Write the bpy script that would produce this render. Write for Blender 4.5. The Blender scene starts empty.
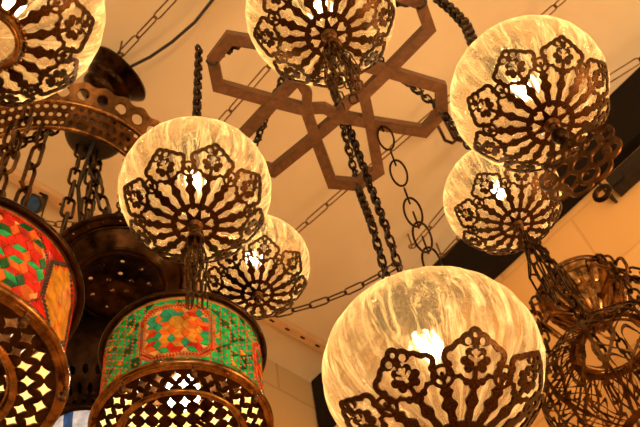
import bpy, math, random
import numpy as np
from mathutils import Vector, Matrix, Quaternion

random.seed(7); rng = np.random.default_rng(7)
S = bpy.context.scene
COL = S.collection
PI = math.pi
R = math.radians

# ------------------------------------------------------------------ camera frame
F = 889.0
CAM = Vector((0, 0, 1.6))
zc = Vector((200 - 320, 350 + 213.5, -F)).normalized()          # world up in camera axes
fw = Vector((0, 0, -1))
yc = (fw - fw.dot(zc) * zc).normalized()
xc = yc.cross(zc)
ROT = Matrix((xc, yc, zc))                                        # camera -> world

def ray(px, py):
    return (ROT @ Vector((px - 320, -(py - 213.5), -F))).normalized()

def at(px, py, z):
    """world point on the sight line of a pixel, z metres above the camera"""
    r = ray(px, py)
    return CAM + r * (z / r.z)

def on_plane(px, py, n, d):
    r = ray(px, py)
    return CAM + r * (d / n.dot(r))

cd = bpy.data.cameras.new('camera'); cam = bpy.data.objects.new('camera', cd); COL.objects.link(cam)
cd.sensor_width = 36; cd.lens = F / 640 * 36; cd.clip_start = .02
cam.matrix_world = Matrix.Translation(CAM) @ ROT.to_4x4()
cd.dof.use_dof = True; cd.dof.focus_distance = 1.02; cd.dof.aperture_fstop = 16.0
S.camera = cam

# ------------------------------------------------------------------ materials
MATS = {}
def new_mat(name):
    m = bpy.data.materials.new(name); m.use_nodes = True
    nt = m.node_tree; nt.nodes.clear()
    out = nt.nodes.new('ShaderNodeOutputMaterial')
    MATS[name] = m
    return m, nt, out

def N(nt, typ, **kw):
    n = nt.nodes.new(typ)
    for k, v in kw.items():
        if k.startswith('i_'):
            key = k[2:]
            key = int(key) if key.isdigit() else key.replace('_', ' ')
            n.inputs[key].default_value = v
        else:
            setattr(n, k, v)
    return n

def ramp(nt, stops):
    r = nt.nodes.new('ShaderNodeValToRGB')
    e = r.color_ramp.elements
    while len(e) < len(stops): e.new(.5)
    for k, (p, c) in enumerate(stops):
        e[k].position = p; e[k].color = (*c, 1) if len(c) == 3 else c
    return r

def metal(name, c0, c1, rough=.38, scale=60, bump=.15, met=1.0):
    m, nt, out = new_mat(name)
    tc = N(nt, 'ShaderNodeTexCoord')
    no = N(nt, 'ShaderNodeTexNoise', i_Scale=scale, i_Detail=5.0, i_Roughness=.65)
    nt.links.new(tc.outputs['Object'], no.inputs['Vector'])
    cr = ramp(nt, [(.35, c0), (.68, c1)])
    nt.links.new(no.outputs['Fac'], cr.inputs['Fac'])
    rr = N(nt, 'ShaderNodeMapRange'); rr.inputs['To Min'].default_value = rough - .1; rr.inputs['To Max'].default_value = rough + .15
    nt.links.new(no.outputs['Fac'], rr.inputs['Value'])
    b = N(nt, 'ShaderNodeBump', i_Strength=bump, i_Distance=.002)
    nt.links.new(no.outputs['Fac'], b.inputs['Height'])
    p = N(nt, 'ShaderNodeBsdfPrincipled', i_Metallic=met)
    nt.links.new(cr.outputs['Color'], p.inputs['Base Color'])
    nt.links.new(rr.outputs['Result'], p.inputs['Roughness'])
    nt.links.new(b.outputs['Normal'], p.inputs['Normal'])
    nt.links.new(p.outputs['BSDF'], out.inputs['Surface'])
    return m

BRONZE = metal('dark bronze', (.008, .004, .002), (.050, .023, .009), .30)
FILI = metal('filigree bronze', (.012, .006, .0025), (.085, .038, .013), .30)
BRASS = metal('antique brass', (.05, .022, .007), (.34, .17, .055), .22)
BRASS_DK = metal('aged brass', (.022, .010, .004), (.13, .060, .020), .32)
BLACK = metal('black cord', (.004, .003, .002), (.010, .007, .005), .5, met=.0)
CHAIN_T = metal('tan chain brass', (.10, .045, .015), (.22, .11, .036), .42)
CHAIN_D = metal('dark chain bronze', (.010, .005, .003), (.055, .026, .010), .36)
IRON = metal('dark iron', (.008, .006, .005), (.03, .02, .014), .5, met=.5)

def wood_mat():
    m, nt, out = new_mat('stained wood')
    tc = N(nt, 'ShaderNodeTexCoord')
    mp = N(nt, 'ShaderNodeMapping'); mp.inputs['Scale'].default_value = (14, 14, 60)
    nt.links.new(tc.outputs['Object'], mp.inputs['Vector'])
    no = N(nt, 'ShaderNodeTexNoise', i_Scale=4.0, i_Detail=6.0, i_Distortion=1.2)
    nt.links.new(mp.outputs['Vector'], no.inputs['Vector'])
    cr = ramp(nt, [(.3, (.070, .030, .012)), (.7, (.165, .074, .029))])
    nt.links.new(no.outputs['Fac'], cr.inputs['Fac'])
    p = N(nt, 'ShaderNodeBsdfPrincipled', i_Roughness=.55)
    nt.links.new(cr.outputs['Color'], p.inputs['Base Color'])
    nt.links.new(p.outputs['BSDF'], out.inputs['Surface'])
    return m
WOOD = wood_mat()

def plaster(name, c0, c1, scale=3.0):
    m, nt, out = new_mat(name)
    tc = N(nt, 'ShaderNodeTexCoord')
    no = N(nt, 'ShaderNodeTexNoise', i_Scale=scale, i_Detail=8.0, i_Roughness=.6)
    nt.links.new(tc.outputs['Object'], no.inputs['Vector'])
    cr = ramp(nt, [(.3, c0), (.7, c1)])
    nt.links.new(no.outputs['Fac'], cr.inputs['Fac'])
    b = N(nt, 'ShaderNodeBump', i_Strength=.2, i_Distance=.01)
    nt.links.new(no.outputs['Fac'], b.inputs['Height'])
    p = N(nt, 'ShaderNodeBsdfPrincipled', i_Roughness=.9, i_Specular_IOR_Level=.15)
    nt.links.new(cr.outputs['Color'], p.inputs['Base Color'])
    nt.links.new(b.outputs['Normal'], p.inputs['Normal'])
    nt.links.new(p.outputs['BSDF'], out.inputs['Surface'])
    return m

def blockwall(name, c0, c1, mortar, bw=.42, bh=.2):
    m, nt, out = new_mat(name)
    tc = N(nt, 'ShaderNodeTexCoord')
    br = N(nt, 'ShaderNodeTexBrick', i_Scale=1.0)
    br.inputs['Color1'].default_value = (*c0, 1); br.inputs['Color2'].default_value = (*c1, 1)
    br.inputs['Mortar'].default_value = (*mortar, 1); br.inputs['Mortar Size'].default_value = .004
    br.inputs['Mortar Smooth'].default_value = .3
    br.inputs['Brick Width'].default_value = bw; br.inputs['Row Height'].default_value = bh
    nt.links.new(tc.outputs['Object'], br.inputs['Vector'])
    b = N(nt, 'ShaderNodeBump', i_Strength=.4, i_Distance=.004, invert=True)
    nt.links.new(br.outputs['Fac'], b.inputs['Height'])
    p = N(nt, 'ShaderNodeBsdfPrincipled', i_Roughness=.85)
    nt.links.new(br.outputs['Color'], p.inputs['Base Color'])
    nt.links.new(b.outputs['Normal'], p.inputs['Normal'])
    nt.links.new(p.outputs['BSDF'], out.inputs['Surface'])
    return m

CEIL = plaster('ceiling plaster', (.67, .59, .42), (.75, .67, .50))
WALL_R = blockwall('ochre block wall', (.80, .50, .20), (.84, .54, .23), (.74, .45, .17))
WALL_L = blockwall('tan block wall', (.56, .40, .20), (.60, .43, .22), (.46, .31, .15), .30, .15)
FLOOR = plaster('floor', (.45, .30, .17), (.52, .36, .21))
TRIM = plaster('dark beam wood', (.006, .004, .003), (.014, .009, .006))
DUSK = metal('smoked bronze', (.006, .003, .0015), (.028, .013, .006), .45)
RAIL = plaster('tan rail paint', (.60, .40, .22), (.68, .47, .27), 30)

def emis(name, c, s):
    m, nt, out = new_mat(name)
    e = N(nt, 'ShaderNodeEmission', i_Strength=s); e.inputs['Color'].default_value = (*c, 1)
    nt.links.new(e.outputs['Emission'], out.inputs['Surface'])
    return m
BULB = emis('lit bulb glass', (1, .74, .42), 340)
BULB_BIG = emis('lit bulb glass big', (1, .74, .42), 760)
BULB_LAN = emis('lit lantern bulb', (1, .72, .40), 190)

def glass_mat(name='blown crackle glass', lo=.15, hi=.66, tint=(1, .77, .41)):
    m, nt, out = new_mat(name)
    tc = N(nt, 'ShaderNodeTexCoord')
    sx = N(nt, 'ShaderNodeSeparateXYZ'); nt.links.new(tc.outputs['Object'], sx.inputs[0])
    flat = N(nt, 'ShaderNodeCombineXYZ')
    nt.links.new(sx.outputs['X'], flat.inputs['X']); nt.links.new(sx.outputs['Y'], flat.inputs['Y'])
    nrm = N(nt, 'ShaderNodeVectorMath', operation='NORMALIZE'); nt.links.new(flat.outputs[0], nrm.inputs[0])
    sep2 = N(nt, 'ShaderNodeSeparateXYZ'); nt.links.new(nrm.outputs[0], sep2.inputs[0])
    zz = N(nt, 'ShaderNodeMath', operation='MULTIPLY'); zz.inputs[1].default_value = .22
    nt.links.new(sx.outputs['Z'], zz.inputs[0])
    v = N(nt, 'ShaderNodeCombineXYZ')
    nt.links.new(sep2.outputs['X'], v.inputs['X']); nt.links.new(sep2.outputs['Y'], v.inputs['Y']); nt.links.new(zz.outputs[0], v.inputs['Z'])
    st = N(nt, 'ShaderNodeTexNoise', i_Scale=11.0, i_Detail=7.0, i_Roughness=.72, i_Distortion=.8)
    nt.links.new(v.outputs[0], st.inputs['Vector'])
    vo = N(nt, 'ShaderNodeTexVoronoi', feature='DISTANCE_TO_EDGE', i_Scale=9.0)
    nt.links.new(tc.outputs['Object'], vo.inputs['Vector'])
    cr = ramp(nt, [(.47, (0, 0, 0)), (.62, (1, 1, 1))])
    nt.links.new(st.outputs['Fac'], cr.inputs['Fac'])
    vr = N(nt, 'ShaderNodeMapRange'); vr.inputs['From Max'].default_value = .10; vr.inputs['To Min'].default_value = .07; vr.inputs['To Max'].default_value = 0
    nt.links.new(vo.outputs['Distance'], vr.inputs['Value'])
    mr = N(nt, 'ShaderNodeMapRange'); mr.inputs['To Min'].default_value = lo; mr.inputs['To Max'].default_value = hi
    nt.links.new(cr.outputs['Color'], mr.inputs['Value'])
    lw = N(nt, 'ShaderNodeLayerWeight', i_Blend=.5)
    pw = N(nt, 'ShaderNodeMath', operation='POWER'); pw.inputs[1].default_value = 2.6
    nt.links.new(lw.outputs['Facing'], pw.inputs[0])
    m2 = N(nt, 'ShaderNodeMath', operation='MULTIPLY_ADD'); m2.inputs[1].default_value = .48
    nt.links.new(pw.outputs[0], m2.inputs[0]); nt.links.new(mr.outputs[0], m2.inputs[2])
    m3 = N(nt, 'ShaderNodeMath', operation='ADD', use_clamp=True)
    nt.links.new(m2.outputs[0], m3.inputs[0]); nt.links.new(vr.outputs[0], m3.inputs[1])
    hsum = N(nt, 'ShaderNodeMath', operation='ADD')
    nt.links.new(st.outputs['Fac'], hsum.inputs[0]); nt.links.new(vr.outputs[0], hsum.inputs[1])
    b = N(nt, 'ShaderNodeBump', i_Strength=.7, i_Distance=.03); nt.links.new(hsum.outputs[0], b.inputs['Height'])
    tr = N(nt, 'ShaderNodeBsdfTransparent'); tr.inputs['Color'].default_value = (1, .92, .78, 1)
    tl = N(nt, 'ShaderNodeBsdfTranslucent'); tl.inputs['Color'].default_value = (*tint, 1)
    nt.links.new(b.outputs['Normal'], tl.inputs['Normal'])
    ang = N(nt, 'ShaderNodeMath', operation='ARCTAN2'); nt.links.new(sx.outputs['Y'], ang.inputs[0]); nt.links.new(sx.outputs['X'], ang.inputs[1])
    tw = N(nt, 'ShaderNodeMath', operation='MULTIPLY_ADD'); tw.inputs[1].default_value = 3.0
    a22 = N(nt, 'ShaderNodeMath', operation='MULTIPLY'); a22.inputs[1].default_value = 22.0
    nt.links.new(ang.outputs[0], a22.inputs[0]); nt.links.new(sx.outputs['Z'], tw.inputs[0]); nt.links.new(a22.outputs[0], tw.inputs[2])
    rib = N(nt, 'ShaderNodeMath', operation='COSINE'); nt.links.new(tw.outputs[0], rib.inputs[0])
    rh = N(nt, 'ShaderNodeMath', operation='MULTIPLY_ADD'); rh.inputs[1].default_value = 1.5
    nt.links.new(rib.outputs[0], rh.inputs[0]); nt.links.new(hsum.outputs[0], rh.inputs[2])
    b2 = N(nt, 'ShaderNodeBump', i_Strength=.55, i_Distance=.06); nt.links.new(rh.outputs[0], b2.inputs['Height'])
    rf = N(nt, 'ShaderNodeBsdfRefraction', i_Roughness=.10, i_IOR=1.10); rf.inputs['Color'].default_value = (1, .92, .76, 1)
    nt.links.new(b2.outputs['Normal'], rf.inputs['Normal'])
    mr_ = N(nt, 'ShaderNodeMixShader'); mr_.inputs[0].default_value = .5
    nt.links.new(tr.outputs[0], mr_.inputs[1]); nt.links.new(rf.outputs[0], mr_.inputs[2]); tr = mr_
    mx = N(nt, 'ShaderNodeMixShader')
    nt.links.new(m3.outputs[0], mx.inputs[0]); nt.links.new(tr.outputs[0], mx.inputs[1]); nt.links.new(tl.outputs[0], mx.inputs[2])
    gl = N(nt, 'ShaderNodeBsdfGlossy', i_Roughness=.07); gl.inputs['Color'].default_value = (1, .9, .75, 1)
    nt.links.new(b2.outputs['Normal'], gl.inputs['Normal'])
    fr = N(nt, 'ShaderNodeFresnel', i_IOR=1.5); nt.links.new(b.outputs['Normal'], fr.inputs['Normal'])
    mg = N(nt, 'ShaderNodeMixShader')
    nt.links.new(fr.outputs[0], mg.inputs[0]); nt.links.new(mx.outputs[0], mg.inputs[1]); nt.links.new(gl.outputs[0], mg.inputs[2])
    nt.links.new(mg.outputs[0], out.inputs['Surface'])
    return m
GLASS = glass_mat()

def tile_mat(name, c, tl=.55, rough=.25):
    m, nt, out = new_mat(name)
    tc = N(nt, 'ShaderNodeTexCoord')
    no = N(nt, 'ShaderNodeTexNoise', i_Scale=90.0, i_Detail=4.0)
    nt.links.new(tc.outputs['Object'], no.inputs['Vector'])
    cr = ramp(nt, [(.3, tuple(x * .55 for x in c)), (.7, tuple(min(1, x * 1.25) for x in c))])
    nt.links.new(no.outputs['Fac'], cr.inputs['Fac'])
    p = N(nt, 'ShaderNodeBsdfPrincipled', i_Roughness=rough)
    nt.links.new(cr.outputs['Color'], p.inputs['Base Color'])
    t = N(nt, 'ShaderNodeBsdfTranslucent'); nt.links.new(cr.outputs['Color'], t.inputs['Color'])
    mx = N(nt, 'ShaderNodeMixShader'); mx.inputs[0].default_value = tl
    nt.links.new(p.outputs[0], mx.inputs[1]); nt.links.new(t.outputs[0], mx.inputs[2])
    nt.links.new(mx.outputs[0], out.inputs['Surface'])
    return m
T_GREEN = tile_mat('emerald mosaic', (.02, .62, .22))
T_GREEN2 = tile_mat('deep green mosaic', (.008, .15, .05))
T_TEAL = tile_mat('teal mosaic', (.02, .45, .32))
T_RED = tile_mat('red mosaic', (.75, .035, .02))
T_ORANGE = tile_mat('orange mosaic', (.85, .22, .03))
T_GOLD = tile_mat('gold mosaic', (.85, .48, .06))
T_BEAD = tile_mat('copper bead', (.62, .20, .05), .3)
T_GROUT = tile_mat('gold grout', (.75, .45, .17), .35)
T_DARK = tile_mat('dark bead', (.03, .012, .006), .1)
T_WHITE = tile_mat('white glass stripe', (.85, .9, .92), .5)
T_BLUE = tile_mat('blue glass stripe', (.03, .12, .35), .4)

# ------------------------------------------------------------------ mesh kit
class MB:
    def __init__(s): s.v = []; s.f = []; s.mi = []; s.m = 0
    def add(s, vs, fs):
        o = len(s.v); s.v.extend([tuple(p) for p in vs]); s.f.extend([tuple(i + o for i in f) for f in fs]); s.mi.extend([s.m] * len(fs))
    def box(s, c, d, rot=None):
        x, y, z = (k / 2 for k in d); vs = [Vector((i * x, j * y, k * z)) for i in (-1, 1) for j in (-1, 1) for k in (-1, 1)]
        if rot is not None: vs = [rot @ p for p in vs]
        s.add([p + Vector(c) for p in vs], [(0, 1, 3, 2), (4, 6, 7, 5), (0, 4, 5, 1), (2, 3, 7, 6), (0, 2, 6, 4), (1, 5, 7, 3)])
    def tube(s, pts, r, seg=6, closed=False, cap=True):
        pts = [Vector(p) for p in pts]; n = len(pts)
        rs = r if hasattr(r, '__len__') else [r] * n
        T = []
        for i in range(n):
            a = pts[(i - 1) % n] if (closed or i > 0) else pts[0]
            b = pts[(i + 1) % n] if (closed or i < n - 1) else pts[-1]
            t = (b - a); T.append(t.normalized() if t.length > 1e-12 else Vector((0, 0, 1)))
        up = Vector((0, 0, 1)) if abs(T[0].z) < .9 else Vector((1, 0, 0))
        u = T[0].cross(up).normalized(); vs = []
        for i in range(n):
            u = (u - u.dot(T[i]) * T[i]); u = u.normalized() if u.length > 1e-9 else T[i].orthogonal().normalized()
            w = T[i].cross(u)
            for k in range(seg):
                a = 2 * PI * k / seg
                vs.append(pts[i] + (u * math.cos(a) + w * math.sin(a)) * rs[i])
        fs = []
        for i in range(n if closed else n - 1):
            j = (i + 1) % n
            for k in range(seg):
                l = (k + 1) % seg
                fs.append((i * seg + k, i * seg + l, j * seg + l, j * seg + k))
        if not closed and cap:
            fs.append(tuple(range(seg))[::-1]); fs.append(tuple((n - 1) * seg + k for k in range(seg)))
        s.add(vs, fs)
    def lathe(s, prof, seg=48, c=(0, 0, 0), rot=None, closed=False):
        vs = []; fs = []; n = len(prof); c = Vector(c)
        for r, z in prof:
            for k in range(seg):
                a = 2 * PI * k / seg
                p = Vector((r * math.cos(a), r * math.sin(a), z))
                vs.append((rot @ p if rot is not None else p) + c)
        for i in range(n if closed else n - 1):
            j = (i + 1) % n
            for k in range(seg):
                l = (k + 1) % seg
                fs.append((i * seg + k, i * seg + l, j * seg + l, j * seg + k))
        s.add(vs, fs)
    def ring(s, c, Rr, r, seg=48, sub=8, rot=None):
        s.lathe([(Rr + r * math.cos(2 * PI * k / sub), r * math.sin(2 * PI * k / sub)) for k in range(sub)], seg, c, rot, True)
    def ball(s, c, r, sz=1.0, seg=12, n=8):
        s.lathe([(r * math.sin(PI * k / n), -r * sz * math.cos(PI * k / n)) for k in range(n + 1)], seg, c)
    def link(s, c, t, u, L, W, r, seg=5, na=6):
        """stadium shaped chain link centred on c, long axis t, flat axis u"""
        c = Vector(c); h = max(L - W, 0) / 2; pts = []
        for k in range(na + 1):
            a = -PI / 2 + PI * k / na
            pts.append(c + t * (h + W / 2 * math.cos(a)) + u * (W / 2 * math.sin(a)))
        for k in range(na + 1):
            a = PI / 2 + PI * k / na
            pts.append(c + t * (-h + W / 2 * math.cos(a)) + u * (W / 2 * math.sin(a)))
        if h < 1e-6: pts.pop(na); pts.pop()
        s.tube(pts, r, seg, closed=True)
    def chain(s, pts, L, W, r, start=0, twist=0.0, na=5):
        """interlocked links along a polyline"""
        pts = [Vector(p) for p in pts]; pitch = L - 2.2 * r
        d = [0]
        for a, b in zip(pts, pts[1:]): d.append(d[-1] + (b - a).length)
        n = max(1, int(d[-1] / pitch)); pitch = d[-1] / n; side = None
        for i in range(n):
            q = (i + .5) * pitch; k = 0
            while k < len(d) - 2 and d[k + 1] < q: k += 1
            f = (q - d[k]) / max(d[k + 1] - d[k], 1e-9)
            p = pts[k].lerp(pts[k + 1], f); t = (pts[k + 1] - pts[k]).normalized()
            if side is None: side = t.cross(Vector((0, 0, 1)) if abs(t.z) < .9 else Vector((1, .3, 0))).normalized()
            side = (side - side.dot(t) * t).normalized()
            u = side.copy(); u.rotate(Quaternion(t, (i + start) % 2 * PI / 2 + .4 + twist * i))
            s.link(p, t, u, pitch + 2.2 * r, W, r, na=na)
    def helix(s, pts, rad, turns, r, n=90):
        pts = [Vector(p) for p in pts]; d = [0]
        for a, b in zip(pts, pts[1:]): d.append(d[-1] + (b - a).length)
        out = []; side = None
        for i in range(n + 1):
            q = d[-1] * i / n; k = 0
            while k < len(d) - 2 and d[k + 1] < q: k += 1
            f = (q - d[k]) / max(d[k + 1] - d[k], 1e-9)
            p = pts[k].lerp(pts[k + 1], f); t = (pts[k + 1] - pts[k]).normalized()
            if side is None: side = t.orthogonal().normalized()
            side = (side - side.dot(t) * t).normalized()
            a = 2 * PI * turns * i / n
            out.append(p + rad * (side * math.cos(a) + t.cross(side) * math.sin(a)))
        s.tube(out, r, 5)
    def build(s, name, mat, parent=None, smooth=True, loc=None):
        me = bpy.data.meshes.new(name); me.from_pydata(s.v, [], s.f); me.update()
        for q in (mat if isinstance(mat, (list, tuple)) else [mat]): me.materials.append(q)
        if isinstance(mat, (list, tuple)): me.polygons.foreach_set('material_index', s.mi)
        me.polygons.foreach_set('use_smooth', [smooth] * len(me.polygons))
        if smooth:
            try: me.set_sharp_from_angle(angle=R(50))
            except Exception: pass
        o = bpy.data.objects.new(name, me); COL.objects.link(o)
        if parent is not None: o.parent = parent
        if loc is not None: o.location = loc
        return o

def mesh_obj(name, me, parent=None):
    o = bpy.data.objects.new(name, me); COL.objects.link(o)
    if parent is not None: o.parent = parent
    return o

def tag(o, label=None, cat=None, group=None, kind=None):
    for k, v in (('label', label), ('category', cat), ('group', group), ('kind', kind)):
        if v: o[k] = v
    return o

def empty(name, loc, label, cat, group=None, rz=0):
    o = bpy.data.objects.new(name, None); COL.objects.link(o); o.location = loc; o.rotation_euler = (0, 0, rz)
    o.empty_display_size = .05
    return tag(o, label, cat, group)

def marching(name, field, u, v, mapper, th, mat):
    """pierced sheet: solid where field < 0 over the grid u x v, given real thickness th"""
    nu, nv = len(u), len(v)
    UU, VV = np.meshgrid(u, v, indexing='ij')
    D = field(UU, VV); D = np.where(np.abs(D) < 1e-9, 1e-9, D)
    ins = D < 0
    cells = np.argwhere(ins[:-1, :-1] | ins[1:, :-1] | ins[1:, 1:] | ins[:-1, 1:])
    key = {}; P = []; polys = []
    def gv(i, j):
        k = (i, j)
        if k not in key: key[k] = len(P); P.append((u[i], v[j]))
        return key[k]
    def ev(a, b):
        k = (a, b) if a < b else (b, a)
        if k not in key:
            (i, j), (m, n) = k; t = D[i, j] / (D[i, j] - D[m, n]); t = min(max(t, .02), .98)
            key[k] = len(P); P.append((u[i] + t * (u[m] - u[i]), v[j] + t * (v[n] - v[j])))
        return key[k]
    for i, j in cells.tolist():
        cs = [(i, j), (i + 1, j), (i + 1, j + 1), (i, j + 1)]; poly = []
        for k in range(4):
            a, b = cs[k], cs[(k + 1) % 4]
            if ins[a]: poly.append(gv(*a))
            if ins[a] != ins[b]: poly.append(ev(a, b))
        if len(poly) > 2: polys.append(poly)
    P = np.array(P); n = len(P)
    X0 = mapper(P[:, 0], P[:, 1], 0.0); X1 = mapper(P[:, 0], P[:, 1], th)
    es = set()
    for p in polys:
        for a, b in zip(p, p[1:] + p[:1]): es.add((a, b))
    faces = [tuple(x + n for x in p) for p in polys] + [tuple(p[::-1]) for p in polys]
    for a, b in es:
        if (b, a) not in es: faces.append((a, b, b + n, a + n))
    me = bpy.data.meshes.new(name)
    me.from_pydata(np.vstack([X0, X1]).tolist(), [], faces); me.update()
    me.polygons.foreach_set('use_smooth', [True] * len(me.polygons))
    try: me.set_sharp_from_angle(angle=R(45))
    except Exception: pass
    me.materials.append(mat)
    return me

# ------------------------------------------------------------------ room
ZC = 1.8                                                           # ceiling above the camera
nR = Vector((math.sin(R(39.3)), math.cos(R(39.3)), 0)); dR = Vector((math.cos(R(39.3)), -math.sin(R(39.3)), 0))
nL = Vector((-math.sin(R(50.7)), math.cos(R(50.7)), 0)); dL = Vector((math.cos(R(50.7)), math.sin(R(50.7)), 0))
q = at(450, 262, ZC) - CAM; DR = nR.dot(q)
q = at(290, 371, ZC) - CAM; DL = nL.dot(q)
ANG = R(-39.3)

def slab(name, mat, origin, ax, ay, x0, x1, y0, y1, th, out):
    """flat slab in the plane (ax, ay), its visible face at the origin, thickness going towards out"""
    mb = MB()
    for z in (0, th):
        pass
    vs = [(x, y, z) for z in (0, th) for x, y in ((x0, y0), (x1, y0), (x1, y1), (x0, y1))]
    mb.add(vs, [(0, 1, 2, 3), (4, 7, 6, 5), (0, 4, 5, 1), (1, 5, 6, 2), (2, 6, 7, 3), (3, 7, 4, 0)])
    o = mb.build(name, mat, smooth=False)
    m = Matrix((ax, ay, out)).transposed().to_4x4(); m.translation = origin
    o.matrix_world = m
    return tag(o, kind='structure')

corner = nR * DR + nL * DL + CAM                                   # vertical line where the two walls meet
cflo = Vector((corner.x, corner.y, 0))
X, Y, Z = Vector((1, 0, 0)), Vector((0, 1, 0)), Vector((0, 0, 1))
HC = CAM.z + ZC
slab('ceiling', CEIL, Vector((corner.x, corner.y, HC)), dR, nR, -.1, 4.2, -4.5, .1, .1, Z)
slab('floor', FLOOR, cflo, dR, nR, -.1, 4.2, -4.5, .1, .1, -Z)
slab('wall_right', WALL_R, cflo, dR, Z, 0, 4.2, 0, HC, .1, nR)
slab('wall_left', WALL_L, cflo, -dL, Z, 0, 4.5, 0, HC, .1, nL)
# dark beam along the top of the right wall
low = on_plane(543, 235, nR, DR - .002); bh = HC - low.z
mb = MB(); mb.box((2.1, -.016, -bh / 2), (4.19, .03, bh - .002))
o = mb.build('trim_1', TRIM, smooth=False); m = Matrix((dR, nR, Z)).transposed().to_4x4(); m.translation = Vector((corner.x, corner.y, HC)); o.matrix_world = m
tag(o, kind='structure')
# tan perforated rail on the ceiling, along the left wall
ra = at(22, 180, ZC - .012); rb = at(317, 343, ZC - .012)
rd = (rb - ra).normalized(); rl = (rb - ra).length
t = empty('ceiling_rail', (ra + rb) / 2, 'tan slotted ceiling rail running towards the corner of the two walls', 'rail', rz=math.atan2(rd.y, rd.x))
mb = MB(); mb.box((-.1, 0, 0), (rl + .5, .022, .022)); mb.build('track', RAIL, t, False)
for k in range(24):
    mb = MB(); mb.box((-rl / 2 - .3 + k * (rl + .3) / 23, 0, -.0113), (.014, .006, .001)); mb.build('slot', BRONZE, t, False)

# small spotlight on the rail
sp = at(34, 204, ZC - .10); ap = at(46, 194, ZC - .012)
t = empty('spotlight', ap, 'small dark blue-faced spotlight clipped to the tan ceiling rail', 'spotlight')
mb = MB(); mb.tube([(0, 0, -.011), (0, 0, -.05), (sp - ap) * .9], .007, 8); mb.build('arm', IRON, t)
dv = (sp - ap).normalized(); q = Vector((0, 0, 1)).rotation_difference(Vector((dv.x, dv.y - .7, dv.z - .5)).normalized()).to_matrix()
mb = MB(); mb.lathe([(.001, -.03), (.014, -.028), (.021, -.01), (.023, .02), (.020, .022)], 24, sp - ap, q); mb.build('head', IRON, t)
mb = MB(); mb.lathe([(.0005, .017), (.020, .017)], 24, sp - ap, q); mb.build('lens', T_BLUE, t)

# dark bar on the ochre wall
a = on_plane(612, 186, nR, DR - .015); b = on_plane(650, 157, nR, DR - .015)
mb = MB(); mb.box((.12, 0, 0), ((b - a).length + .24, .026, .05)); mb.box((-.015 - (b - a).length / 2 + .0, 0, 0), (.006, .03, .056))
for k in range(3): mb.box((-.03 + .12 * k, -.014, 0), (.03, .004, .03))
o = mb.build('wall_bar', IRON, smooth=False); m = Matrix((dR, nR, Z)).transposed().to_4x4(); m.translation = (a + b) / 2; o.matrix_world = m
tag(o, 'short dark bar fixed to the ochre wall just below the black beam', 'bar')

# ------------------------------------------------------------------ globe lamp kit (unit radius, scaled per lamp)
BZ = .82
def globe_mesh():
    mb = MB(); nt_, nu = 56, 168; vs = []; fs = []
    t0, t1 = .06, PI - .33
    for i in range(nt_ + 1):
        t = t0 + (t1 - t0) * i / nt_
        for k in range(nu):
            a = 2 * PI * k / nu
            fl = 1 + .0045 * math.sin(t) ** .5 * math.cos(22 * (a + .16 * math.sin(t * 1.3)))
            vs.append((math.sin(t) * fl * math.cos(a), math.sin(t) * fl * math.sin(a), -BZ * math.cos(t)))
    for i in range(nt_):
        for k in range(nu):
            l = (k + 1) % nu
            fs.append((i * nu + k, i * nu + l, (i + 1) * nu + l, (i + 1) * nu + k))
    mb.add(vs, fs)
    o = mb.build('glass_globe', GLASS); me = o.data; bpy.data.objects.remove(o)
    return me
GLOBE = globe_mesh()

def cap_d(x, y, ax, ay, bx, by, r):
    px, py = x - ax, y - ay; dx, dy = bx - ax, by - ay
    h = np.clip((px * dx + py * dy) / (dx * dx + dy * dy), 0, 1)
    return np.hypot(px - h * dx, py - h * dy) - r
def cir(x, y, cx, cy, r): return np.hypot(x - cx, y - cy) - r

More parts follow.
